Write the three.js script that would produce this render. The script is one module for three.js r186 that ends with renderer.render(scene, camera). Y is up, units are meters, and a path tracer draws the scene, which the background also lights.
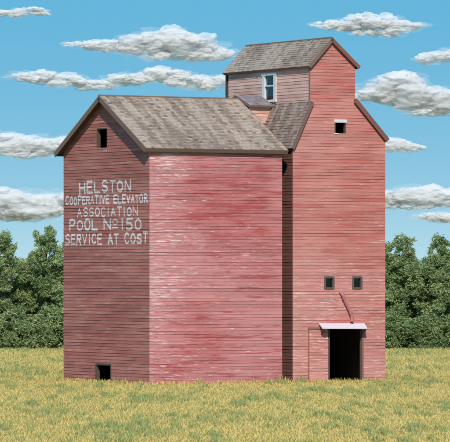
import * as THREE from 'three';
import { mergeGeometries, mergeVertices } from 'three/addons/utils/BufferGeometryUtils.js';
import { ImprovedNoise } from 'three/addons/math/ImprovedNoise.js';

// ---------------------------------------------------------------- camera, sky, sun, exposure
const scene = new THREE.Scene();
const EYE = 5.875, FAR_OFF = 200;
const camera = new THREE.PerspectiveCamera(6.324, 450 / 442, 1, 20000);
camera.position.set(0, EYE, FAR_OFF);
camera.lookAt(0, EYE, 0);
camera.setViewOffset(450, 442, 0, -49, 450, 442);      // rising lens, so that upright walls stay upright

const renderer = new THREE.WebGLRenderer({ antialias: true });
renderer.setSize(1024, 1006);
renderer.toneMapping = THREE.LinearToneMapping;
renderer.toneMappingExposure = 1.2;
renderer.shadowMap.enabled = true;

{ // clear summer sky: pale at the horizon, deepening to blue overhead
  const W = 64, H = 2048, data = new Float32Array(W * H * 4);
  const low = [0.42, 0.62, 0.70], mid = [0.082, 0.375, 0.59], top = [0.06, 0.25, 0.51];
  for (let j = 0; j < H; j++) {
    const el = ((j + 0.5) / H - 0.5) * 180;
    const a = 1 - Math.exp(-Math.max(el, 0) / 1.7), b = 1 - Math.exp(-Math.max(el, 0) / 40);
    for (let i = 0; i < W; i++) {
      const k = (j * W + i) * 4;
      for (let c = 0; c < 3; c++) {
        let v = low[c] + (mid[c] - low[c]) * a; v += (top[c] - v) * b;
        data[k + c] = v;
      }
      data[k + 3] = 1;
    }
  }
  const t = new THREE.DataTexture(data, W, H, THREE.RGBAFormat, THREE.FloatType);
  t.mapping = THREE.EquirectangularReflectionMapping;
  t.magFilter = THREE.LinearFilter; t.minFilter = THREE.LinearFilter; t.needsUpdate = true;
  scene.background = t; scene.environment = t;
}
const sun = new THREE.DirectionalLight(new THREE.Color(1.0, 0.925, 0.82), 3.1);
{
  const el = 38 * Math.PI / 180, az = 2 * Math.PI / 180, d = new THREE.Vector3(Math.sin(az) * Math.cos(el), Math.sin(el), Math.cos(az) * Math.cos(el));
  sun.position.copy(d.multiplyScalar(150)).add(new THREE.Vector3(0, 0, -10));
  sun.target.position.set(0, 0, -10);
  sun.castShadow = true;
  sun.shadow.mapSize.set(4096, 4096);
  const s = sun.shadow.camera; s.left = -70; s.right = 70; s.top = 70; s.bottom = -70; s.near = 1; s.far = 400;
  scene.add(sun, sun.target);
}

// ---------------------------------------------------------------- helpers
let seed = 20240;
function rnd() { seed |= 0; seed = (seed + 0x6D2B79F5) | 0; let t = Math.imul(seed ^ (seed >>> 15), 1 | seed); t = (t + Math.imul(t ^ (t >>> 7), 61 | t)) ^ t; return ((t ^ (t >>> 14)) >>> 0) / 4294967296; }
const rr = (a, b) => a + (b - a) * rnd();
const gauss = () => Math.sqrt(-2 * Math.log(rnd() + 1e-9)) * Math.cos(6.2832 * rnd());
const perlin = new ImprovedNoise();
const noise = (x, y, z = 0) => perlin.noise(x + 100.3, y + 57.7, z + 13.1);
function fbm(x, y, z = 0, n = 4) { let s = 0, a = 0.5; for (let i = 0; i < n; i++) { s += a * noise(x, y, z); x *= 2.03; y *= 2.03; z *= 2.03; a *= 0.5; } return s; }
const sstep = (a, b, x) => { const t = Math.min(1, Math.max(0, (x - a) / (b - a))); return t * t * (3 - 2 * t); };
const mix3 = (a, b, t) => [a[0] + (b[0] - a[0]) * t, a[1] + (b[1] - a[1]) * t, a[2] + (b[2] - a[2]) * t];
const toS = (v) => Math.round(255 * Math.min(1, Math.max(0, v <= 0.0031308 ? 12.92 * v : 1.055 * Math.pow(v, 1 / 2.4) - 0.055)));
const srgb = (r, g, b) => { const c = new THREE.Color().setRGB(r / 255, g / 255, b / 255, THREE.SRGBColorSpace); return [c.r, c.g, c.b]; };

const taken = new Map();
function numbered(name) { const n = taken.get(name) ?? 0; taken.set(name, n + 1); return n ? name + '_' + String(n).padStart(3, '0') : name; }
function shadows(o) { o.castShadow = true; o.receiveShadow = true; return o; }
function part(name, geometry, material, parent) { const m = shadows(new THREE.Mesh(geometry, material)); m.name = name; parent.add(m); return m; }
function tag(o, label, category, group) { o.userData.label = label; o.userData.category = category; if (group) o.userData.group = group; return o; }
function mat(color, roughness = 0.85, extra = {}) { const m = new THREE.MeshStandardMaterial({ roughness, ...extra }); m.color.setRGB(...color); return m; }
function tex(w, h, f, repeat = false) {            // f(x, y) in 0..1 from the lower left, linear colour
  const d = new Uint8Array(w * h * 4);
  for (let j = 0; j < h; j++) for (let i = 0; i < w; i++) {
    const c = f((i + 0.5) / w, (j + 0.5) / h), k = (j * w + i) * 4;
    d[k] = toS(c[0]); d[k + 1] = toS(c[1]); d[k + 2] = toS(c[2]); d[k + 3] = 255;
  }
  const t = new THREE.DataTexture(d, w, h, THREE.RGBAFormat, THREE.UnsignedByteType);
  t.colorSpace = THREE.SRGBColorSpace; t.magFilter = THREE.LinearFilter; t.minFilter = THREE.LinearFilter;
  if (repeat) t.wrapS = t.wrapT = THREE.RepeatWrapping;
  t.needsUpdate = true; return t;
}
function box(x0, x1, y0, y1, z0, z1) { const g = new THREE.BoxGeometry(x1 - x0, y1 - y0, z1 - z0); g.translate((x0 + x1) / 2, (y0 + y1) / 2, (z0 + z1) / 2); return g; }
// a prism from 4 front and 4 back corners (counter-clockwise seen from the front), flat faces, planar uv
function prism(F, B, uv) {
  const P = [], N = [], T = [], a = new THREE.Vector3(), b = new THREE.Vector3(), c = new THREE.Vector3();
  const quad = (q) => {
    a.set(...q[0]); b.set(...q[1]).sub(a); c.set(...q[2]).sub(a); b.cross(c).normalize();
    for (const i of [0, 1, 2, 0, 2, 3]) { P.push(...q[i]); N.push(b.x, b.y, b.z); T.push(...(uv ? uv(q[i]) : [0, 0])); }
  };
  quad(F); quad([B[1], B[0], B[3], B[2]]);
  for (let i = 0; i < 4; i++) { const j = (i + 1) % 4; quad([F[i], B[i], B[j], F[j]]); }
  const g = new THREE.BufferGeometry();
  g.setAttribute('position', new THREE.Float32BufferAttribute(P, 3));
  g.setAttribute('normal', new THREE.Float32BufferAttribute(N, 3));
  g.setAttribute('uv', new THREE.Float32BufferAttribute(T, 2));
  return g;
}

// ---------------------------------------------------------------- painted siding
// weathered paint: long horizontal strokes of faded, chalky and raw board along the grain
function paintTexture(w, h, W, H, P, lettering) {
  return tex(w, h, (x, y) => {
    const s = x * W, t = y * H, row = Math.floor(t / COURSE), o = P.off;
    const rj = noise(row * 7.31 + o, 3.7, o) * 1.3;
    const broad = fbm(s * 0.22 + o, t * 0.20, o, 3);
    const band = fbm(s * 0.42 + row * 3.1 + o, t * 2.3, 5 + o, 3);
    const fine = fbm(s * 1.3 + row * 5.7, t * 16 + o, 9 + o, 3);
    const hair = fbm(s * 3.2 + o, t * 46, 21 + o, 2), dirt = fbm(s * 0.55 + row * 2.3 + o, t * 5.5, 33 + o, 3);
    let c = mix3(P.base, P.alt, sstep(-0.28, 0.30, broad + 0.45 * band + 0.2 * rj));
    c = mix3(c, P.deep, P.kDeep * sstep(0.03, 0.34, band * 0.9 + fine * 0.55 - broad * 0.5));
    c = mix3(c, P.brown, P.kBrown * sstep(0.10, 0.38, fine * 0.45 + hair * 0.35 + dirt * 0.75));
    const ch = P.chalkAt ? P.chalkAt(s, t) : 0;
    c = mix3(c, P.chalk, P.kChalk * sstep(0.10, 0.42, fine * 0.75 + hair * 0.55 - band * 0.35 + ch * 0.30));
    if (lettering) {
      const k = lettering(x, y);
      if (k > 0) c = mix3(c, P.letter, k * (0.52 + 0.36 * sstep(-0.30, 0.12, hair + 0.6 * fine)));
    }
    const g = 1 + 0.16 * hair + 0.10 * fine;
    return [c[0] * g, c[1] * g, c[2] * g];
  });
}
const COURSE = 0.165;
function paintSet(texture) {   // the same painted wall, boards faded a little more or less
  return [0.90, 0.97, 1.0, 1.05].map((k) => { const m = new THREE.MeshStandardMaterial({ map: texture, roughness: 0.88 }); m.color.setRGB(k, k, k); return m; });
}
// lap siding on a wall; local x runs along the wall, z points out. left/right give the edge at a height, holes are [x0, x1, y0, y1]
function siding(wall, mats, W, H, y0, y1, left, right, holes, joint, name = 'plank', texY = 0) {
  const uv = (p) => [p[0] / W, (p[1] - texY) / H];
  const n0 = 0.004, nB = 0.029, nT = 0.012;
  const put = (a0, a1, b0, b1, ya, yb, yc) => {
    if (Math.max(a1 - a0, b1 - b0) < 0.03 || yb - ya < 0.012) return;
    const d = (y) => nB + (nT - nB) * (y - yc) / COURSE, wob = rr(-0.004, 0.005), da = d(ya) + wob, db = d(yb);
    const F = [[a0, ya, da], [a1, ya, da], [b1, yb, db], [b0, yb, db]], B = F.map(([x, y]) => [x, y, n0]);
    part(name, prism(F, B, uv), mats[Math.floor(rnd() * mats.length)], wall);
  };
  for (let yc = y0; yc < y1 - 0.02; yc += COURSE) {
    const yt = Math.min(yc + COURSE, y1), L0 = left(yc), L1 = left(yt), R0 = right(yc), R1 = right(yt);
    if (R0 - L0 < 0.05) continue;
    const cut = holes.filter((h) => h[2] < yt - 0.001 && h[3] > yc + 0.001);
    const xs = [];
    let span = R0 - L0;
    if (span > joint) { const k = Math.max(1, Math.round(span / joint)); for (let i = 1; i < k; i++) xs.push([L0 + span * (i + rr(-0.35, 0.35)) / k, 0]); }
    for (const h of cut) { xs.push([h[0], 1]); xs.push([h[1], 1]); }
    const keep = xs.filter(([x, f]) => f || !cut.some((h) => x > h[0] - 0.3 && x < h[1] + 0.3)).map((q) => q[0]).sort((a, b) => a - b);
    const e = [null, ...keep, null], g = 0.0035;
    for (let i = 0; i + 1 < e.length; i++) {
      const a0 = e[i] ?? L0, a1 = e[i + 1] ?? R0, b0 = e[i] ?? L1, b1 = e[i + 1] ?? R1;
      const p = e[i] === null ? 0 : g, q = e[i + 1] === null ? 0 : g, mid = (a0 + a1) / 2;
      const h = cut.find((c) => mid > c[0] && mid < c[1]);
      if (!h) put(a0 + p, a1 - q, Math.max(b0 + p, b0), Math.max(b1 - q, b0 + p), yc, yt - 0.002, yc);
      else { if (h[2] > yc) put(a0, a1, b0, b1, yc, h[2], yc); if (h[3] < yt) put(a0, a1, b0, b1, h[3], yt - 0.002, yc); }
    }
  }
}
function wallPanel(name, outline, holes, material, parent, thick = 0.16) {
  const s = new THREE.Shape(outline.map(([x, y]) => new THREE.Vector2(x, y)));
  for (const [x0, x1, y0, y1] of holes) s.holes.push(new THREE.Path([[x0, y0], [x0, y1], [x1, y1], [x1, y0]].map(([x, y]) => new THREE.Vector2(x, y))));
  const g = new THREE.ExtrudeGeometry(s, { depth: thick, bevelEnabled: false }); g.translate(0, 0, -thick);
  return part(name, g, material, parent);
}

// ---------------------------------------------------------------- shingled roofs
const shingleMat = new THREE.MeshStandardMaterial({ vertexColors: true, roughness: 0.93 });
const deckMat = mat([0.10, 0.07, 0.055], 0.9);
// one slope: eave corner E0 -> E1 along the eave, up to the ridge by vector S; weathered wood shingles in courses
function roofSlope(name, E0, E1, R0, tones, parent, opt = {}) {
  const e0 = new THREE.Vector3(...E0), ex = new THREE.Vector3(...E1).sub(e0), len = ex.length(); ex.normalize();
  const up = new THREE.Vector3(...R0).sub(e0), rise = up.length(); up.normalize();
  const n = new THREE.Vector3().crossVectors(ex, up).normalize();
  const at = (a, b, c) => [e0.x + ex.x * a + up.x * b + n.x * c, e0.y + ex.y * a + up.y * b + n.y * c, e0.z + ex.z * a + up.z * b + n.z * c];
  const slab = (a0, a1, b0, b1, c0, c1) => { const f = (c) => [at(a0, b0, c), at(a1, b0, c), at(a1, b1, c), at(a0, b1, c)]; return prism(f(c1), f(c0)); };
  const deck = part(name, slab(0, len, 0, rise, -0.11, 0), deckMat, parent);
  const gs = [], EXPO = 0.165, off = rr(0, 50);
  for (let r = 0, b = -0.03; b < rise - 0.03; b += EXPO, r++) {
    let a = -rr(0, 0.12) - 0.02;
    while (a < len + 0.02) {
      const w = rr(0.10, 0.24), a0 = Math.max(a, -0.02), a1 = Math.min(a + w, len + 0.02) - 0.006, b0 = b + rr(-0.018, 0.012), b1 = Math.min(b + EXPO + 0.05, rise);
      a += w;
      if (a1 - a0 < 0.02) continue;
      const lift = rr(0.022, 0.036);
      const F = [at(a0, b0, lift), at(a1, b0, lift), at(a1, b1, 0.006), at(a0, b1, 0.006)], B = [at(a0, b0, 0.002), at(a1, b0, 0.002), at(a1, b1, 0.001), at(a0, b1, 0.001)];
      const g = prism(F, B);
      // stains run down the slope, so columns of shingles share a tone
      const st = fbm(a0 * 1.9 + off, b0 * 0.14, off, 3) * 2.4 + fbm(a0 * 0.3, b0 * 0.3 + off, 3, 2) * 0.7;
      let c = mix3(tones[0], tones[1], sstep(-0.45, 0.45, st + rr(-0.24, 0.24)));
      if (rnd() < 0.10) c = mix3(c, tones[2], rr(0.3, 0.8));
      const k = rr(0.88, 1.1), col = new Float32Array(g.attributes.position.count * 3);
      for (let i = 0; i < col.length; i += 3) { col[i] = c[0] * k; col[i + 1] = c[1] * k; col[i + 2] = c[2] * k; }
      g.setAttribute('color', new THREE.BufferAttribute(col, 3)); g.deleteAttribute('uv');
      gs.push(g);
    }
  }
  const sh = part('shingles', mergeGeometries(gs), shingleMat, deck); sh.userData.kind = 'stuff';
  const T = opt.trim ?? 0.17, tm = opt.trimMat;
  if (tm) {
    if (opt.start !== false) part('rake_board', slab(-0.045, -0.003, -0.02, rise, -T, 0.012), tm, deck);
    if (opt.end !== false) part('rake_board', slab(len + 0.003, len + 0.045, -0.02, rise, -T, 0.012), tm, deck);
    part('eave_board', slab(0, len, -0.04, -0.003, -T * 0.8, 0.0), tm, deck);
  }
  return { deck, at, slab, len, rise };
}
const capGeometry = (r, len) => { const g = new THREE.CylinderGeometry(r, r, len, 8); g.rotateZ(Math.PI / 2); return g; };

// ================================================================ the ground
const groundTex = tex(512, 512, (x, y) => {
  const a = fbm(x * 9, y * 9, 2, 4), b = fbm(x * 60, y * 60, 7, 3);
  return mix3(mix3([0.30, 0.255, 0.12], [0.20, 0.205, 0.09], sstep(-0.2, 0.35, a)), [0.16, 0.12, 0.05], 0.6 * sstep(0.05, 0.35, b));
}, true);
groundTex.repeat.set(600, 600);
{
  const g = new THREE.CircleGeometry(9000, 96); g.rotateX(-Math.PI / 2);
  const m = part('ground', g, new THREE.MeshStandardMaterial({ map: groundTex, roughness: 0.95 }), scene);
  m.userData.kind = 'structure';
}

// ================================================================ the annex
const TURN = Math.PI / 6;
const BASE = new THREE.Vector3(-3.75, 0, 0);
const AX = new THREE.Vector3(Math.cos(TURN), 0, -Math.sin(TURN));     // along the long wall
const local = (u, v) => [BASE.x + AX.x * u - Math.sin(TURN) * v, BASE.z + AX.z * u - Math.cos(TURN) * v];

const AW = 9.25, AL = 7.68, AE = 12.02, AR = 14.62;    // width of the gable wall, length, eaves, ridge
const gableHoles = [[3.66, 4.80, 12.12, 13.12], [3.53, 5.22, 0.10, 1.10]];

// lettering painted by hand on the gable wall
const letterH = 14.8;
const letterMask = (() => {
  const w = 1024, h = 1638, cv = document.createElement('canvas'); cv.width = w; cv.height = h;
  const g = cv.getContext('2d'); g.fillStyle = '#000'; g.fillRect(0, 0, w, h); g.fillStyle = '#fff';
  const X = (s) => s / AW * w, Y = (y) => (1 - y / letterH) * h;
  // single-stroke capitals in a 1 x 1 box, as a brush would write them
  const arc = (cx, cy, rx, ry, a0, a1, n = 12) => Array.from({ length: n + 1 }, (_, i) => { const a = (a0 + (a1 - a0) * i / n) * Math.PI; return [cx + rx * Math.cos(a), cy + ry * Math.sin(a)]; });
  const GL = {
    H: [[[0, 0], [0, 1]], [[1, 0], [1, 1]], [[0, 0.52], [1, 0.52]]], E: [[[1, 0], [0, 0], [0, 1], [0.95, 1]], [[0, 0.52], [0.8, 0.52]]], L: [[[0, 1], [0, 0], [1, 0]]],
    T: [[[0, 1], [1, 1]], [[0.5, 1], [0.5, 0]]], N: [[[0, 0], [0, 1], [1, 0], [1, 1]]], I: [[[0.5, 0], [0.5, 1]]], V: [[[0, 1], [0.5, 0], [1, 1]]],
    A: [[[0, 0], [0.5, 1], [1, 0]], [[0.2, 0.36], [0.8, 0.36]]], O: [arc(0.5, 0.5, 0.5, 0.5, 0.5, 2.5, 20)], C: [arc(0.52, 0.5, 0.52, 0.5, 0.25, 1.75, 16)],
    S: [[...arc(0.5, 0.75, 0.46, 0.25, 0.15, 1.5, 10), ...arc(0.5, 0.25, 0.5, 0.25, 0.5, -0.85, 10)]],
    P: [[[0, 0], [0, 1], [0.5, 1], ...arc(0.55, 0.75, 0.42, 0.25, 0.5, -0.5, 8), [0, 0.5]]], R: [[[0, 0], [0, 1], [0.5, 1], ...arc(0.55, 0.76, 0.40, 0.24, 0.5, -0.5, 8), [0, 0.52]], [[0.45, 0.52], [1, 0]]],
    1: [[[0.5, 0], [0.5, 1]]], 5: [[[0.92, 1], [0.12, 1], [0.06, 0.56], ...arc(0.45, 0.31, 0.5, 0.31, 0.62, -0.8, 12)]], 0: [arc(0.5, 0.5, 0.48, 0.5, 0.5, 2.5, 20)],
  };
  g.strokeStyle = '#fff'; g.lineCap = 'round'; g.lineJoin = 'round';
  const wide = { I: 0.45, 1: 0.45, ' ': 0.7 };
  const line = (text, s0, s1, y0, y1, thick) => {
    let units = 0; for (const ch of text) units += (wide[ch] ?? 1) + 0.42; units -= 0.42;
    const k = (X(s1) - X(s0)) / units, cap = Y(y0) - Y(y1); let pen = X(s0);
    for (const ch of text) {
      const cw = (wide[ch] ?? 1) * k, dy = rr(-2.6, 2.6), sk = rr(-0.06, 0.06), hh = cap * rr(0.90, 1.06);
      for (const st of GL[ch] ?? []) {
        g.lineWidth = thick * rr(0.85, 1.2); g.beginPath();
        st.forEach(([x, y], i) => { const qx = pen + x * cw * 0.97 + sk * y * cap + rr(-1.2, 1.2), qy = Y(y0) + dy - y * hh + rr(-1.2, 1.2); if (i) g.lineTo(qx, qy); else g.moveTo(qx, qy); });
        g.stroke();
      }
      pen += cw + 0.42 * k;
    }
  };
  line('HELSTON', 1.80, 7.25, 9.86, 10.38, 13);
  line('COOPERATIVE ELEVATOR', 0.26, 9.02, 9.27, 9.66, 10);
  line('ASSOCIATION', 1.55, 8.0, 8.64, 9.06, 10);
  line('POOL', 0.70, 3.75, 7.93, 8.46, 13);
  line('N', 4.45, 5.15, 7.96, 8.46, 12); line('O', 5.38, 5.88, 8.20, 8.46, 9);
  g.fillRect(X(5.32), Y(8.08), X(5.95) - X(5.32), 9);
  line('150', 6.25, 8.40, 7.93, 8.46, 13);
  line('SERVICE AT COST', 0.22, 9.02, 7.22, 7.70, 12);
  const d = g.getImageData(0, 0, w, h).data;
  return (x, y) => { const i = Math.min(w - 1, Math.max(0, Math.floor(x * w))), j = Math.min(h - 1, Math.max(0, Math.floor((1 - y) * h))); return d[(j * w + i) * 4] / 255; };
})();

const gablePaint = paintSet(paintTexture(1024, 1638, AW, letterH, {
  off: 3.3, base: [0.50, 0.185, 0.150], alt: [0.40, 0.130, 0.105], deep: [0.36, 0.085, 0.068], brown: [0.24, 0.105, 0.078], chalk: [0.66, 0.40, 0.35],
  letter: [0.88, 0.84, 0.82], kDeep: 0.55, kBrown: 0.55, kChalk: 0.42 }, letterMask));
const longPaint = paintSet(paintTexture(900, 1400, AL, 12.2, {
  off: 11.9, base: [0.50, 0.160, 0.150], alt: [0.58, 0.235, 0.230], deep: [0.42, 0.070, 0.068], brown: [0.25, 0.110, 0.085], chalk: [0.76, 0.56, 0.55],
  kDeep: 0.9, kBrown: 0.8, kChalk: 0.9, chalkAt: (s, t) => 0.75 * (1 - sstep(0.2, 3.4, s + 1.6 * noise(t * 0.9, 7.7) + 0.8 * noise(t * 3.1, 2.2))) + 0.5 * noise(s * 0.35, t * 0.3, 61) - 0.30 }));
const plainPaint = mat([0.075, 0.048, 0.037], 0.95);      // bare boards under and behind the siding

const annex = new THREE.Group(); annex.name = 'storage_annex';
annex.position.copy(BASE); annex.rotation.y = TURN; scene.add(annex);
tag(annex, 'broad red plank grain annex with white lettering on its gable wall', 'grain annex');
const annexSlope = (AR - AE) / (AW / 2);
{
  // gable wall, with the lettering
  const w = wallPanel('gable_wall', [[0.01, 0], [AW - 0.01, 0], [AW - 0.01, AE], [AW / 2, AR - 0.05], [0.01, AE]], gableHoles, plainPaint, annex);
  w.rotation.y = -Math.PI / 2; w.position.set(0, 0, -AW);
  w.userData.label = 'weathered brownish red gable wall with white painted lettering';
  siding(w, gablePaint, AW, letterH, 0.0, AR - 0.15, (y) => y <= AE ? 0 : (y - AE) / annexSlope, (y) => y <= AE ? AW : AW - (y - AE) / annexSlope, gableHoles, 5.2);
  // long wall on the sunny side
  const l = wallPanel('long_wall', [[0.01, 0], [AL, 0], [AL, AE], [0.01, AE]], [], plainPaint, annex);
  siding(l, longPaint, AL, 12.2, 0.0, AE, () => -0.034, () => AL, [], 3.6);
  // the two walls behind
  const b = wallPanel('back_wall', [[0.01, 0], [AL, 0], [AL, AE], [0.01, AE]], [], plainPaint, annex);
  b.position.set(0, 0, -AW + 0.165);
  const f = wallPanel('end_wall', [[0.17, 0], [AW - 0.17, 0], [AW - 0.17, AE], [AW / 2, AR - 0.1], [0.17, AE]], [], plainPaint, annex);
  f.rotation.y = -Math.PI / 2; f.position.set(AL - 0.165, 0, -AW);
  // roof
  const tones = [[0.29, 0.205, 0.158], [0.47, 0.365, 0.292], [0.16, 0.10, 0.075]], trim = mat([0.20, 0.128, 0.098], 0.9);
  const ov = 0.30, eY = AE + 0.12 - ov * annexSlope, rY = AR + 0.13;
  const s1 = roofSlope('roof', [-0.38, eY, ov], [AL + 0.16, eY, ov], [-0.38, rY, -AW / 2], tones, annex, { trimMat: trim, trim: 0.24 });
  roofSlope('roof', [AL + 0.16, eY, -AW - ov], [-0.38, eY, -AW - ov], [AL + 0.16, rY, -AW / 2], tones, annex, { trimMat: trim, trim: 0.24 });
  const rc = part('ridge_cap', capGeometry(0.055, AL + 0.6), trim, annex); rc.position.set((AL - 0.26) / 2, rY + 0.01, -AW / 2);
  // open hatches
  const dark = mat([0.11, 0.065, 0.05], 0.9);
  const [t, h] = gableHoles;
  for (const [q, wd] of [[t, 0.05], [h, 0.09]]) {
    const o = new THREE.Group(); o.name = 'hatch'; o.rotation.y = -Math.PI / 2; o.position.set(0, 0, -AW); annex.add(o);
    part('frame_side', box(q[0] - 0.002, q[0] + wd, q[2], q[3], -0.17, 0.03), dark, o);
    part('frame_side', box(q[1] - wd, q[1] + 0.002, q[2], q[3], -0.17, 0.03), dark, o);
    part('frame_head', box(q[0] + wd, q[1] - wd, q[3] - wd, q[3] + 0.002, -0.17, 0.03), dark, o);
  }
}

// ================================================================ the elevator tower
const TU = 8.338, TW = 5.55, TD = 8.7;
const C0 = 1.04, C1 = 3.72, CR = 2.24;                 // the cupola stands between C0 and C1, its ridge over CR
const EL = 12.28, ER = 12.66, SL = 14.40, SR = 14.56, CE = 16.40, CT = 17.66;
const [tx, tz] = local(TU, 0);
const tower = new THREE.Group(); tower.name = 'grain_elevator';
tower.position.set(tx, 0, tz); tower.rotation.y = TURN; scene.add(tower);
tag(tower, 'tall pink red plank grain elevator with cupola and dark doorway', 'grain elevator');

const frontPaint = paintSet(paintTexture(800, 2048, TW, 18, {
  off: 27.1, base: [0.54, 0.190, 0.160], alt: [0.60, 0.255, 0.220], deep: [0.48, 0.105, 0.085], brown: [0.33, 0.15, 0.11], chalk: [0.76, 0.56, 0.51],
  kDeep: 0.75, kBrown: 0.6, kChalk: 0.75, chalkAt: (s, t) => 0.6 * (1 - sstep(3.5, 9, t)) - 0.45 }));
const cupolaPaint = paintSet(paintTexture(1024, 300, TD, 2.4, {
  off: 41.7, base: [0.73, 0.46, 0.38], alt: [0.65, 0.37, 0.305], deep: [0.52, 0.20, 0.15], brown: [0.30, 0.15, 0.11], chalk: [0.80, 0.62, 0.54],
  kDeep: 0.55, kBrown: 0.75, kChalk: 0.7 }));
const gapShadeMat = paintSet(paintTexture(512, 1024, TD, 14, {
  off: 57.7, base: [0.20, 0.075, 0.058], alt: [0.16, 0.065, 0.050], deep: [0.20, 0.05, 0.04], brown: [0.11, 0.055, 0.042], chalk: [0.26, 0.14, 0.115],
  kDeep: 0.6, kBrown: 0.6, kChalk: 0.3 }));  // boards darkened to stand in for shade between the two buildings
const frontLeft = (y) => y <= EL ? 0 : y <= SL ? (y - EL) / (SL - EL) * C0 : y <= CE ? C0 : C0 + (y - CE) / (CT - CE) * (CR - C0);
const frontRight = (y) => y <= ER ? TW : y <= SR ? TW - (y - ER) / (SR - ER) * (TW - C1) : y <= CE ? C1 : C1 - (y - CE) / (CT - CE) * (C1 - CR);
const opening = [2.48, 3.17, 12.90, 13.52], winA = [1.86, 2.44, 4.90, 5.54], winB = [3.55, 4.13, 4.90, 5.54], door = [2.10, 4.22, 0.0, 2.86];
const frameDark = mat([0.13, 0.085, 0.07], 0.85), chalkWhite = mat([0.70, 0.68, 0.69], 0.75);
const glass = new THREE.MeshPhysicalMaterial({ transmission: 1, thickness: 0, roughness: 0.05, ior: 1.45 }); glass.color.setRGB(0.75, 0.78, 0.78);
{
  const holes = [opening, winA, winB, door];
  // the doorway reaches the ground, so the panel is drawn round it
  const outline = [[0, 0], [door[0], 0], [door[0], door[3]], [door[1], door[3]], [door[1], 0], [TW, 0], [TW, ER], [C1, SR], [C1, CE], [CR, CT - 0.03], [C0, CE], [C0, SL], [0, EL]];
  const w = wallPanel('front_wall', outline, [opening, winA, winB], plainPaint, tower);
  siding(w, frontPaint, TW, 18, 0, CT - 0.12, (y) => frontLeft(y) - (y < EL ? 0.03 : y > SL && y < CE ? 0.03 : 0), frontRight, holes, 4.2);
  // wall towards the annex, seen only in the gap; gap shade is put into its board colour
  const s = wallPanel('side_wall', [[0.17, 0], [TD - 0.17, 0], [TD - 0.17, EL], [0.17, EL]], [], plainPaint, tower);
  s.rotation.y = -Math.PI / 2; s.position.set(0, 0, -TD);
  s.userData.label = 'board wall facing the annex, gap shade put into its dark brown colour';
  siding(s, gapShadeMat, TD, 14, 0, EL - 0.1, () => 0, () => TD, [], 20);
  const r = wallPanel('side_wall', [[0, 0], [TD - 0.17, 0], [TD - 0.17, ER], [0, ER]], [], plainPaint, tower);
  r.rotation.y = Math.PI / 2; r.position.set(TW, 0, -0.17);
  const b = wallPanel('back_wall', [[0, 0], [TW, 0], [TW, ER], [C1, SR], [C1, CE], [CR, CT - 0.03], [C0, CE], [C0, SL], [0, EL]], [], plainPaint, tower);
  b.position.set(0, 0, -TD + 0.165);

  part('added_light_block', box(0.17, TW - 0.17, 3.3, 3.42, -TD + 0.18, -0.18), plainPaint, tower);  // unseen slab added above the doorway to stop light from the small windows

  // cupola walls
  const CD = 8.35, win = [CD - 4.72, CD - 3.42, 14.66, 16.06];
  const c = wallPanel('cupola_wall', [[0.17, SL - 0.5], [CD, SL - 0.5], [CD, CE], [0.17, CE]].map(([x, y]) => [x === CD ? CD - 0.17 : x, y]), [win], plainPaint, tower);
  c.rotation.y = -Math.PI / 2; c.position.set(C0, 0, -CD);
  siding(c, cupolaPaint, TD, 2.4, SL - 0.3, CE, () => 0, () => CD, [win], 3.4, 'plank', SL - 0.3);
  c.userData.label = 'pale salmon weathered side wall of the cupola';
  const c2 = wallPanel('cupola_wall', [[0, SR - 0.5], [CD - 0.17, SR - 0.5], [CD - 0.17, CE], [0, CE]], [], plainPaint, tower);
  c2.rotation.y = Math.PI / 2; c2.position.set(C1, 0, -0.17);
  const cb = wallPanel('cupola_wall', [[C0, SL - 0.5], [C1, SL - 0.5], [C1, CE], [CR, CT - 0.05], [C0, CE]], [], plainPaint, tower);
  cb.position.set(0, 0, -CD + 0.165);
  part('corner_board', box(C0 - 0.052, C0 - 0.036, SL - 0.05, CE, -0.09, 0.045), mat([0.30, 0.15, 0.12], 0.9), tower);

  // cupola window: white frame, two panes
  {
    const g = new THREE.Group(); g.name = 'window'; g.rotation.y = -Math.PI / 2; g.position.set(C0, 0, -CD); tower.add(g);
    const [x0, x1, y0, y1] = win, f = 0.19, m = (y0 + y1) / 2 + 0.10;
    part('jamb', box(x0 - 0.06, x0 + f, y0, y1, -0.10, 0.07), chalkWhite, g);
    part('jamb', box(x1 - f, x1 + 0.06, y0, y1, -0.10, 0.07), chalkWhite, g);
    part('head', box(x0 - 0.10, x1 + 0.10, y1 - 0.06, y1 + 0.07, -0.10, 0.085), chalkWhite, g);
    part('sill', box(x0 - 0.10, x1 + 0.10, y0 - 0.06, y0 + 0.07, -0.10, 0.11), chalkWhite, g);
    part('sash_bar', box(x0 + f, x1 - f, m - 0.035, m + 0.035, -0.08, 0.045), chalkWhite, g);
    part('pane', box(x0 + f, x1 - f, y0 + 0.07, m - 0.035, -0.045, -0.041), glass, g);
    part('pane', box(x0 + f, x1 - f, m + 0.035, y1 - 0.06, -0.045, -0.041), glass, g);
  }
  // small windows over the door
  for (const [x0, x1, y0, y1] of [winA, winB]) {
    const g = new THREE.Group(); g.name = 'window'; tower.add(g); const f = 0.085;
    part('jamb', box(x0 - 0.02, x0 + f, y0, y1, -0.10, 0.05), frameDark, g);
    part('jamb', box(x1 - f, x1 + 0.02, y0, y1, -0.10, 0.05), frameDark, g);
    part('head', box(x0 + f, x1 - f, y1 - f, y1 + 0.02, -0.10, 0.05), frameDark, g);
    part('sill', box(x0 + f, x1 - f, y0 - 0.02, y0 + f, -0.10, 0.06), frameDark, g);
    part('pane', box(x0 + f, x1 - f, y0 + f, y1 - f, -0.065, -0.061), glass, g);
  }
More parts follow.
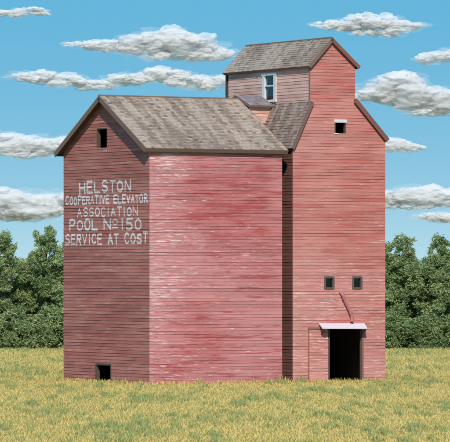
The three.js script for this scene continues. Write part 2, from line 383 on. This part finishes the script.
  // open hatch high on the front, white board over it
  {
    const g = new THREE.Group(); g.name = 'hatch'; tower.add(g); const [x0, x1, y0, y1] = opening;
    part('lintel', box(x0 - 0.04, x1 + 0.03, y1 - 0.07, y1 + 0.09, -0.12, 0.075), chalkWhite, g);
    part('frame_side', box(x0 - 0.002, x0 + 0.045, y0, y1 - 0.07, -0.165, 0.03), frameDark, g);
    part('frame_side', box(x1 - 0.045, x1 + 0.002, y0, y1 - 0.07, -0.165, 0.03), frameDark, g);
    part('sill', box(x0 - 0.05, x0 + 0.20, y0 - 0.05, y0 + 0.01, -0.10, 0.06), chalkWhite, g);
  }
  // doorway posts, sliding door run back to the left on its rail
  {
    const g = new THREE.Group(); g.name = 'doorway'; tower.add(g);
    part('post', box(door[0] - 0.002, door[0] + 0.06, 0, door[3], -0.17, 0.05), frameDark, g);
    part('post', box(door[1] - 0.10, door[1] + 0.002, 0, door[3], -0.17, 0.04), mat([0.20, 0.12, 0.10], 0.85), g);
    const d = new THREE.Group(); d.name = 'sliding_door'; d.position.set(0, 0, 0.06); tower.add(d);
    siding(d, frontPaint, TW, 18, 0.18, 2.84, () => 0.92, () => 2.04, [], 9, 'board');
    part('door_edge', box(0.885, 0.916, 0.16, 2.86, -0.015, 0.046), mat([0.33, 0.14, 0.11], 0.88), d);
    part('door_edge', box(0.92, 2.04, 0.11, 0.175, -0.012, 0.03), mat([0.22, 0.12, 0.09], 0.88), d);
    part('rail', box(0.86, 2.08, 2.87, 2.95, -0.02, 0.05), mat([0.33, 0.16, 0.14], 0.7), d);
  }
  // pale tin awning over the doorway
  {
    const a = prism([[1.42, 2.93, 0.55], [4.12, 2.90, 0.55], [4.26, 3.13, 0.05], [1.52, 3.15, 0.05]], [[1.42, 2.87, 0.55], [4.12, 2.84, 0.55], [4.26, 3.07, 0.05], [1.52, 3.09, 0.05]]);
    const aw = part('awning', a, mat([0.76, 0.64, 0.69], 0.6), tower); aw.userData.label = 'pale pinkish awning over the doorway';
    for (const x of [1.64, 4.06]) part('awning_bracket', prism([[x - 0.03, 2.60, 0.04], [x + 0.03, 2.60, 0.04], [x + 0.03, 2.85, 0.52], [x - 0.03, 2.85, 0.52]], [[x - 0.03, 2.53, 0.04], [x + 0.03, 2.53, 0.04], [x + 0.03, 2.80, 0.55], [x - 0.03, 2.80, 0.55]]), frameDark, aw);
  }
  // grain spout: a slanting pipe with a bent mouth
  {
    const red = mat([0.50, 0.17, 0.17], 0.6);
    const path = new THREE.CatmullRomCurve3([[2.80, 4.76, 0.02], [2.86, 4.62, 0.16], [3.05, 4.24, 0.17], [3.24, 3.90, 0.18], [3.37, 3.66, 0.19], [3.42, 3.50, 0.19], [3.42, 3.24, 0.19]].map((p) => new THREE.Vector3(...p)));
    const sp = part('grain_spout', new THREE.TubeGeometry(path, 40, 0.085, 12), red, tower);
    const col = (x, y, z, rz) => { const g = new THREE.CylinderGeometry(0.105, 0.105, 0.07, 14); const m = part('collar', g, red, sp); m.position.set(x, y, z); m.rotation.z = rz; };
    col(2.95, 4.44, 0.165, 0.46); col(3.36, 3.68, 0.187, 0.35); col(3.42, 3.27, 0.19, 0);
  }

  // lower roofs on both shoulders, and the cupola roof
  const brown = [[0.26, 0.175, 0.138], [0.37, 0.275, 0.225], [0.14, 0.085, 0.065]], grey = [[0.30, 0.215, 0.168], [0.44, 0.345, 0.275], [0.16, 0.11, 0.085]];
  const trimA = mat([0.19, 0.105, 0.085], 0.9), trimB = mat([0.22, 0.085, 0.07], 0.9), trimC = mat([0.20, 0.128, 0.098], 0.9);
  const mL = (SL - EL) / C0, mR = (SR - ER) / (TW - C1);
  roofSlope('lower_roof', [-0.16, EL + 0.16 - 0.16 * mL, -TD - 0.1], [-0.16, EL + 0.16 - 0.16 * mL, 0.14], [C0 - 0.045, SL + 0.10, -TD - 0.1], brown, tower, { trimMat: trimA, trim: 0.17 });
  roofSlope('lower_roof', [TW + 0.14, ER + 0.14 - 0.14 * mR, 0.14], [TW + 0.14, ER + 0.14 - 0.14 * mR, -TD - 0.1], [C1 + 0.0, SR + 0.14, 0.14], brown, tower, { trimMat: trimB, trim: 0.22 });
  const cL = (CT - CE) / (CR - C0), cR = (CT - CE) / (C1 - CR), o = 0.20;
  roofSlope('cupola_roof', [C0 - o, CE + 0.13 - o * cL, -CD - 0.25], [C0 - o, CE + 0.13 - o * cL, 0.16], [CR, CT + 0.13, -CD - 0.25], grey, tower, { trimMat: trimC, trim: 0.16 });
  roofSlope('cupola_roof', [C1 + o, CE + 0.13 - o * cR, 0.16], [C1 + o, CE + 0.13 - o * cR, -CD - 0.25], [CR, CT + 0.13, 0.16], grey, tower, { trimMat: trimB, trim: 0.18 });
  const rc = part('ridge_cap', capGeometry(0.05, CD + 0.4), trimC, tower); rc.rotation.y = Math.PI / 2; rc.position.set(CR, CT + 0.135, -CD / 2 - 0.05);

  // conveyor house bridging from the annex roof to the cupola
  {
    const x0 = -0.44, x1 = C0 - 0.05, v0 = 3.62, v1 = 6.3, e = 14.36, rdg = 14.86;
    const g = new THREE.Group(); g.name = 'conveyor_house'; g.userData.label = 'small shingled conveyor house bridging annex roof and cupola'; tower.add(g);
    const wf = wallPanel('wall', [[x0, 12.9], [x1, 12.9], [x1, e], [x0, e]], [], plainPaint, g, 0.08); wf.position.z = -v0 - 0.04;
    for (let y = 13.0; y < e; y += COURSE) {
      const F = [[x0 - 0.01, y, -v0 + 0.0], [x1, y, -v0 + 0.0], [x1, Math.min(y + COURSE, e), -v0 - 0.024], [x0 - 0.01, Math.min(y + COURSE, e), -v0 - 0.024]];
      part('plank', prism(F, F.map(([a, b]) => [a, b, -v0 - 0.038]), (p) => [(p[0] + 1) / TD, (p[1] - 13) / 2.4]), cupolaPaint[Math.floor(rnd() * 4)], g);
    }
    const wl = wallPanel('wall', [[0, 13.2], [v1 - v0, 13.2], [v1 - v0, e], [(v1 - v0) / 2, rdg - 0.06], [0, e]], [], plainPaint, g, 0.08);
    wl.rotation.y = -Math.PI / 2; wl.position.set(x0, 0, -v1 - 0.05);
    const mid = (v0 + v1) / 2, lilac = [[0.27, 0.225, 0.235], [0.37, 0.32, 0.335], [0.17, 0.12, 0.12]], m = (rdg - e) / (mid - v0);
    const slopeTo = (sg) => { const ev = mid + sg * (mid - v0 + 0.16), ey = e + 0.10 - 0.16 * m; return [ev, ey]; };
    const [ev, ey] = slopeTo(-1);
    roofSlope('roof_slope', [x0 - 0.05, ey, -ev], [x1, ey, -ev], [x0 - 0.05, rdg + 0.10, -mid], lilac, tower, { trimMat: trimC, trim: 0.12 });
    const [ev2] = slopeTo(1);
    roofSlope('roof_slope', [x1, ey, -ev2], [x0 - 0.05, ey, -ev2], [x1, rdg + 0.10, -mid], lilac, tower, { trimMat: trimC, trim: 0.12 });
  }
}

// ================================================================ trees behind
const barkMat = mat([0.13, 0.095, 0.07], 0.95);
const leafMat = new THREE.MeshPhysicalMaterial({ roughness: 0.85, transmission: 0.45, thickness: 0, side: THREE.DoubleSide });
const leafGeometry = (() => {       // a spray of three bent leaves
  const P = [];
  for (let k = 0; k < 3; k++) {
    const a = k * 2.1, t = [0.35, -0.2, 0.6][k], q = new THREE.Quaternion().setFromEuler(new THREE.Euler(t, a, t * 0.7));
    const pts = [[0, 0, 0], [0.42, 0.10, 0.5], [0, -0.08, 1.15], [-0.42, 0.10, 0.5]].map((p) => new THREE.Vector3(...p).applyQuaternion(q));
    for (const i of [0, 1, 2, 0, 2, 3]) P.push(...pts[i].toArray());
  }
  const g = new THREE.BufferGeometry(); g.setAttribute('position', new THREE.Float32BufferAttribute(P, 3)); g.computeVertexNormals(); return g;
})();
const M4 = new THREE.Matrix4(), Q = new THREE.Quaternion(), Eu = new THREE.Euler(), V3 = new THREE.Vector3(), S3 = new THREE.Vector3();
function limb(a, b, r0, r1) {
  const d = new THREE.Vector3().subVectors(b, a), g = new THREE.CylinderGeometry(r1, r0, d.length(), 7, 1);
  g.translate(0, d.length() / 2, 0); g.applyQuaternion(new THREE.Quaternion().setFromUnitVectors(new THREE.Vector3(0, 1, 0), d.clone().normalize())); g.translate(a.x, a.y, a.z); return g;
}
function tree(name, label, category, x, z, h, r, leaves, group, tone = 0) {
  const t = new THREE.Group(); t.name = numbered(name); t.position.set(x, 0, z); scene.add(t); tag(t, label, category, group);
  const gs = [], top = new THREE.Vector3(rr(-0.2, 0.2) * r, h * 0.86, rr(-0.2, 0.2) * r), root = new THREE.Vector3(0, -0.1, 0);
  const bend = new THREE.Vector3(rr(-0.15, 0.15), h * 0.4, rr(-0.15, 0.15));
  gs.push(limb(root, bend, 0.02 * h, 0.013 * h), limb(bend, top, 0.013 * h, 0.004 * h));
  const clumps = [], n = Math.round(24 + h * 6);
  for (let i = 0; i < n; i++) {
    const f = Math.pow((i + rnd()) / n, 0.9), y = h * (0.03 + 0.93 * f);
    const prof = f < 0.45 ? 0.80 + 0.2 * (f / 0.45) : Math.pow(Math.max(0, 1 - (f - 0.45) / 0.62), 0.55);
    const a = rnd() * 6.2832, rad = r * prof * Math.sqrt(rr(0.12, 1));
    const c = new THREE.Vector3(Math.cos(a) * rad, y, Math.sin(a) * rad);
    clumps.push({ c, s: rr(0.42, 0.80) * (f > 0.8 ? 0.62 : 1) * (0.7 + 0.12 * r), tone: rr(-1, 1) });
    if (i % 3 === 0) { const k = Math.max(0.06, f * 0.8), p = k < 0.46 ? root.clone().lerp(bend, k / 0.46) : bend.clone().lerp(top, (k - 0.46) / 0.54); gs.push(limb(p, c, 0.006 * h, 0.012)); }
  }
  for (let i = 0; i < 5; i++) { const c = top.clone().add(new THREE.Vector3(rr(-0.55, 0.55) * r, h * rr(-0.08, 0.13), rr(-0.4, 0.4) * r)); clumps.push({ c, s: rr(0.16, 0.32), tone: rr(0, 1) }); gs.push(limb(top.clone().lerp(bend, rr(0.1, 0.4)), c, 0.03, 0.01)); }
  part('trunk', mergeGeometries(gs), barkMat, t);
  const crown = shadows(new THREE.InstancedMesh(leafGeometry, leafMat, leaves)); crown.name = 'crown'; crown.userData.kind = 'stuff';
  const col = new THREE.Color(), tot = clumps.reduce((s, c) => s + c.s * c.s, 0); let k = 0;
  for (const c of clumps) {
    const m = Math.round(leaves * c.s * c.s / tot);
    for (let i = 0; i < m && k < leaves; i++, k++) {
      V3.set(gauss(), gauss(), gauss()).normalize().multiplyScalar(c.s * (0.15 + 0.85 * Math.pow(rnd(), 0.5)) * (rnd() < 0.12 ? 1.35 : 1.05));
      V3.y *= 0.95; if (V3.y < 0) V3.y *= 0.7; V3.add(c.c); if (V3.y < 0.05) V3.y = 0.05 + rnd() * 0.2;
      Eu.set(rr(-0.9, 0.9), rnd() * 6.2832, rr(-0.9, 0.9)); Q.setFromEuler(Eu);
      const s = rr(0.075, 0.165); S3.set(s, s, s); M4.compose(V3, Q, S3); crown.setMatrixAt(k, M4);
      const w = Math.min(1, Math.max(0, 0.5 + 0.32 * c.tone + rr(-0.35, 0.35) + tone)), b = mix3([0.19, 0.275, 0.075], [0.53, 0.60, 0.28], w);
      col.setRGB(...b); crown.setColorAt(k, col);
    }
  }
  crown.count = k; t.add(crown);
  return t;
}
const TZ = -94, at = (x, d) => [x, TZ - d];
const groupL = 'trees left of the annex', groupR = 'trees right of the elevator';
const treeList = [
  [-18.6, 1.0, 8.3, 1.9, 'bushy green tree cut off by the left frame edge, outermost one', groupL],
  [-16.2, 0.0, 8.8, 1.55, 'tall green tree at the far left of the picture', groupL],
  [-14.6, 1.6, 6.6, 1.5, 'lower rounded tree in the dip between the two tall left trees', groupL],
  [-13.15, 0.2, 9.3, 1.45, 'tallest green tree, standing beside the lettered gable wall', groupL],
  [-11.6, 1.2, 8.3, 1.6, 'green tree half hidden behind the lettered gable wall', groupL],
  [11.7, 1.0, 8.0, 1.5, 'green tree half hidden behind the right corner of the elevator', groupR],
  [13.1, 0.1, 8.55, 1.35, 'slim tall green tree just right of the elevator wall', groupR],
  [14.5, 1.4, 6.5, 1.5, 'lower rounded tree in the dip between the tall right trees', groupR],
  [15.75, 0.3, 8.5, 1.35, 'tall green tree near the right edge of the picture', groupR],
  [17.6, 1.0, 7.8, 1.8, 'bushy green tree cut off by the right frame edge', groupR],
];
for (const [x, d, h, r, label, g] of treeList) tree('leafy_tree', label, 'tree', ...at(x, d), h, r, 8600, g);
// a second rank fills the gaps lower down
const rank = [[-17.6, 'left frame edge, in the rear rank'], [-15.3, 'two tall left trees, in the rear rank'], [-12.6, 'tallest left tree, in the rear rank'], [12.4, 'slim tree beside the elevator, in the rear rank'], [14.9, 'low rounded right tree, in the rear rank'], [17.0, 'tall tree near the right edge, in the rear rank']];
for (const [x, w] of rank) tree('broad_tree', 'broad dark tree behind the ' + w, 'tree', ...at(x, 4.2), rr(6.2, 6.9), 2.3, 6000, x < 0 ? groupL : groupR, -0.12);
// low shrubs along the foot of the trees
const shrubs = [[-17.4, 'left frame edge'], [-15.4, 'tall far left tree'], [-13.7, 'tallest left tree'], [-12.1, 'gable wall, at its left'], [12.3, 'elevator wall, at its right'], [13.9, 'slim right tree'], [15.3, 'low rounded right tree'], [17.0, 'right frame edge']];
for (const [x, w] of shrubs) tree('shrub', 'low dark green shrub at the grass edge by the ' + w, 'shrub', ...at(x, -1.7), rr(2.2, 3.1), 1.15, 2600, 'shrubs along the grass edge', -0.18);

// ================================================================ clouds
const cloudMat = new THREE.MeshStandardMaterial({ roughness: 1, transparent: true, opacity: 0.32 }); cloudMat.color.setRGB(0.96, 0.95, 0.955);
const wispMat = new THREE.MeshStandardMaterial({ roughness: 1, transparent: true, opacity: 0.07 }); wispMat.color.setRGB(0.93, 0.92, 0.92);
const CLOUD_Z = -4000;
const billows = Array.from({ length: 10 }, () => {            // ragged billows of vapour
  let g = new THREE.IcosahedronGeometry(1, 5); g.deleteAttribute('normal'); g.deleteAttribute('uv'); g = mergeVertices(g, 1e-4);
  const p = g.attributes.position, q = rr(0, 90);
  for (let v = 0; v < p.count; v++) { V3.fromBufferAttribute(p, v); const k = 1 + 0.9 * fbm(V3.x * 1.3 + q, V3.y * 1.3, V3.z * 1.3, 2) + 0.22 * fbm(V3.x * 4.2 + q, V3.y * 4.2, V3.z * 4.2, 2); V3.multiplyScalar(k); p.setXYZ(v, V3.x, V3.y, V3.z); }
  return g;
});
// lobes: [x, height, half width, half height, weight] in metres; a cloud is many thin billows, dense in the middle, single at the rim
function cloud(label, lobes, density = 1, dz = 0) {
  let cx = 0, cy = 0; for (const l of lobes) { cx += l[0] / lobes.length; cy += l[1] / lobes.length; }
  const gs = [];
  for (const l of lobes) {
    const n = Math.round(Math.min(34, 11 + 6.0 * l[2] / l[3]) * (l[4] ?? 1) * density);
    for (let j = 0; j < n; j++) {
      const f = rr(-1, 1) * Math.sqrt(rnd() * 0.6 + 0.4), e = Math.sqrt(Math.max(0.06, 1 - f * f)), up = rr(-0.50, 0.72) * e;
      const r = l[3] * rr(0.20, 0.62) * (0.55 + 0.45 * e), g = billows[Math.floor(rnd() * 10)].clone();
      Eu.set(rnd() * 6, rnd() * 6, rnd() * 6); Q.setFromEuler(Eu); S3.set(r, r, r); M4.compose(V3.set(0, 0, 0), Q, S3); g.applyMatrix4(M4);
      g.scale(rr(1.5, 2.6), 0.9, 1.2); g.rotateZ(rr(-0.12, 0.12));
      g.translate(l[0] - cx + f * l[2] * 0.86, l[1] - cy + l[3] * up * 0.95, rr(-0.8, 0.8) * l[3] * e); g.computeVertexNormals(); gs.push(g);
    }
  }
  const thin = [];
  for (const l of lobes) for (let j = 0, n = Math.round(Math.min(14, 5 + 2.2 * l[2] / l[3]) * (l[4] ?? 1)); j < n; j++) {
    const f = rr(-1.08, 1.08), e = Math.sqrt(Math.max(0.08, 1 - f * f * 0.85)), r = l[3] * rr(0.25, 0.62) * (0.6 + 0.4 * e), g = billows[Math.floor(rnd() * 10)].clone();
    Eu.set(rnd() * 6, rnd() * 6, rnd() * 6); Q.setFromEuler(Eu); S3.set(r, r, r); M4.compose(V3.set(0, 0, 0), Q, S3); g.applyMatrix4(M4);
    g.scale(rr(1.8, 3.2), 0.8, 1.1); g.rotateZ(rr(-0.10, 0.10));
    g.translate(l[0] - cx + f * l[2] * 0.95, l[1] - cy + l[3] * rr(-0.75, 0.95) * e, rr(-0.5, 0.9) * l[3]); g.computeVertexNormals(); thin.push(g);
  }
  const m = part(numbered('cloud'), mergeGeometries(gs), cloudMat, scene); tag(m, label, 'cloud', 'clouds in the sky'); m.position.set(cx, cy, CLOUD_Z - dz);
  part('wisps', mergeGeometries(thin), wispMat, m).userData.kind = 'stuff';
}
// metres across the sky, 4.2 km off: x to the right of the middle, height above the eye
const cl = (list) => list.map(([px, py, rx, ry, w]) => [(px - 225) * 1.05, EYE + (270 - py) * 1.05, rx * 1.05, ry * 1.05, w]);
cloud('thin grey wisp of cloud in the top left corner', cl([[10, 14, 20, 4.5], [30, 11, 18, 4], [42, 14, 9, 3, 0.6]]));
cloud('large white cloud high over the annex roof', cl([[165, 38, 30, 12], [190, 44, 32, 12], [140, 46, 30, 10], [105, 46, 30, 7], [80, 45, 18, 4, 0.7], [210, 54, 26, 9], [175, 56, 45, 7]]));
cloud('long low white cloud just above the annex ridge', cl([[35, 77, 25, 7], [60, 81, 30, 8], [90, 86, 28, 6], [130, 80, 26, 7], [165, 76, 28, 8], [190, 82, 26, 8], [215, 84, 22, 8]]));
cloud('pale grey cloud bank left of the annex gable', cl([[10, 143, 26, 11], [38, 146, 26, 11], [66, 146, 24, 10], [25, 153, 36, 7]]));
cloud('grey cloud bank low over the left trees', cl([[6, 203, 26, 17], [34, 207, 26, 14], [60, 204, 26, 13], [20, 215, 34, 9]]));
cloud('white cloud at the top right, over the cupola', cl([[372, 22, 30, 10], [345, 26, 26, 7], [325, 25, 16, 4, 0.7], [400, 27, 24, 7], [378, 34, 30, 5, 0.8]]));
cloud('biggest white cloud on the right, beside the cupola', cl([[392, 92, 28, 15], [420, 97, 30, 16], [446, 102, 26, 14], [372, 96, 18, 8, 0.8], [430, 112, 26, 6, 0.7], [400, 84, 20, 12]]));
cloud('small white cloud cut off by the right edge', cl([[432, 58, 18, 7], [452, 57, 18, 8]]));
cloud('small faint cloud touching the elevator roof eave', cl([[396, 146, 18, 8], [414, 148, 14, 5]]));
cloud('long grey cloud low on the right, over the trees', cl([[396, 198, 26, 10], [424, 196, 26, 11], [450, 200, 26, 11], [410, 206, 30, 5]]));
cloud('lowest faint cloud at the right edge, just over the treetops', cl([[436, 217, 18, 6], [456, 218, 18, 7]]), 1, 60);

// ================================================================ grass
{
  const P = [], blades = 5;
  for (let k = 0; k < blades; k++) {
    const a = k * 2.4 + 0.3, l = [0.30, 0.55, 0.18, 0.42, 0.7][k], h = [1, 0.78, 0.9, 0.66, 0.55][k], w = 0.075, bx = Math.cos(a * 1.7) * 0.16, bz = Math.sin(a * 1.7) * 0.16;
    const dx = Math.cos(a), dz = Math.sin(a), sx = -dz * w, sz = dx * w;
    const A = [bx - sx, -0.05, bz - sz], B = [bx + sx, -0.05, bz + sz], C = [bx + dx * l * 0.35 + sx * 0.7, h * 0.6, bz + dz * l * 0.35 + sz * 0.7], D = [bx + dx * l * 0.35 - sx * 0.7, h * 0.6, bz + dz * l * 0.35 - sz * 0.7], T = [bx + dx * l, h, bz + dz * l];
    for (const q of [A, B, C, A, C, D, D, C, T]) P.push(...q);
  }
  const g = new THREE.BufferGeometry(); g.setAttribute('position', new THREE.Float32BufferAttribute(P, 3)); g.computeVertexNormals();
  const m = new THREE.MeshPhysicalMaterial({ roughness: 0.9, transmission: 0.25, thickness: 0, side: THREE.DoubleSide });
  const inside = (x, z) => { const dx = x - BASE.x, dz = z - BASE.z, u = dx * AX.x + dz * AX.z, v = -dx * Math.sin(TURN) - dz * Math.cos(TURN); return (u > -0.02 && u < AL + 0.02 && v > -0.02 && v < AW) || (u > TU - 0.02 && u < TU + TW + 0.02 && v > -0.02 && v < TD); };
  const nearWall = (x, z) => inside(x, z - 0.45) || inside(x - 0.2, z - 0.3) || inside(x + 0.25, z - 0.2);
  const N = 380000, im = new THREE.InstancedMesh(g, m, N), col = new THREE.Color(); let k = 0;
  for (let i = 0; k < N && i < N * 2; i++) {
    const far = rnd() < 0.28, d = far ? rr(214, 302) : rr(131, 216), hw = 0.0563 * d + 3, x = rr(-hw, hw), z = FAR_OFF - d;
    if (inside(x, z)) continue;
    const a = fbm(x * 0.25, z * 0.06, 1, 3), b = fbm(x * 2.6, z * 0.16, 4, 3), gr = sstep(0.10, 0.36, a * 0.6 + b * 1.0 + rr(-0.10, 0.10));
    const straw = rnd() < 0.5 ? [0.82, 0.61, 0.20] : [0.72, 0.57, 0.19], green = rnd() < 0.5 ? [0.40, 0.43, 0.14] : [0.24, 0.33, 0.10];
    const c = mix3(straw, green, Math.min(1, 0.04 + 0.75 * gr));
    const h = rr(0.10, 0.25) * (1 + 0.7 * gr) * (nearWall(x, z) ? 1.55 : 1);
    Eu.set(rr(-0.15, 0.15), rnd() * 6.2832, rr(-0.15, 0.15)); Q.setFromEuler(Eu); V3.set(x, 0, z); S3.set(0.34, h, 0.34); M4.compose(V3, Q, S3);
    im.setMatrixAt(k, M4); col.setRGB(...c); im.setColorAt(k, col); k++;
  }
  im.count = k; im.name = 'grass'; im.userData.kind = 'stuff'; im.userData.label = 'dry yellow grass with green tufts over the field'; im.userData.category = 'grass';
  shadows(im); scene.add(im);
}

renderer.render(scene, camera);
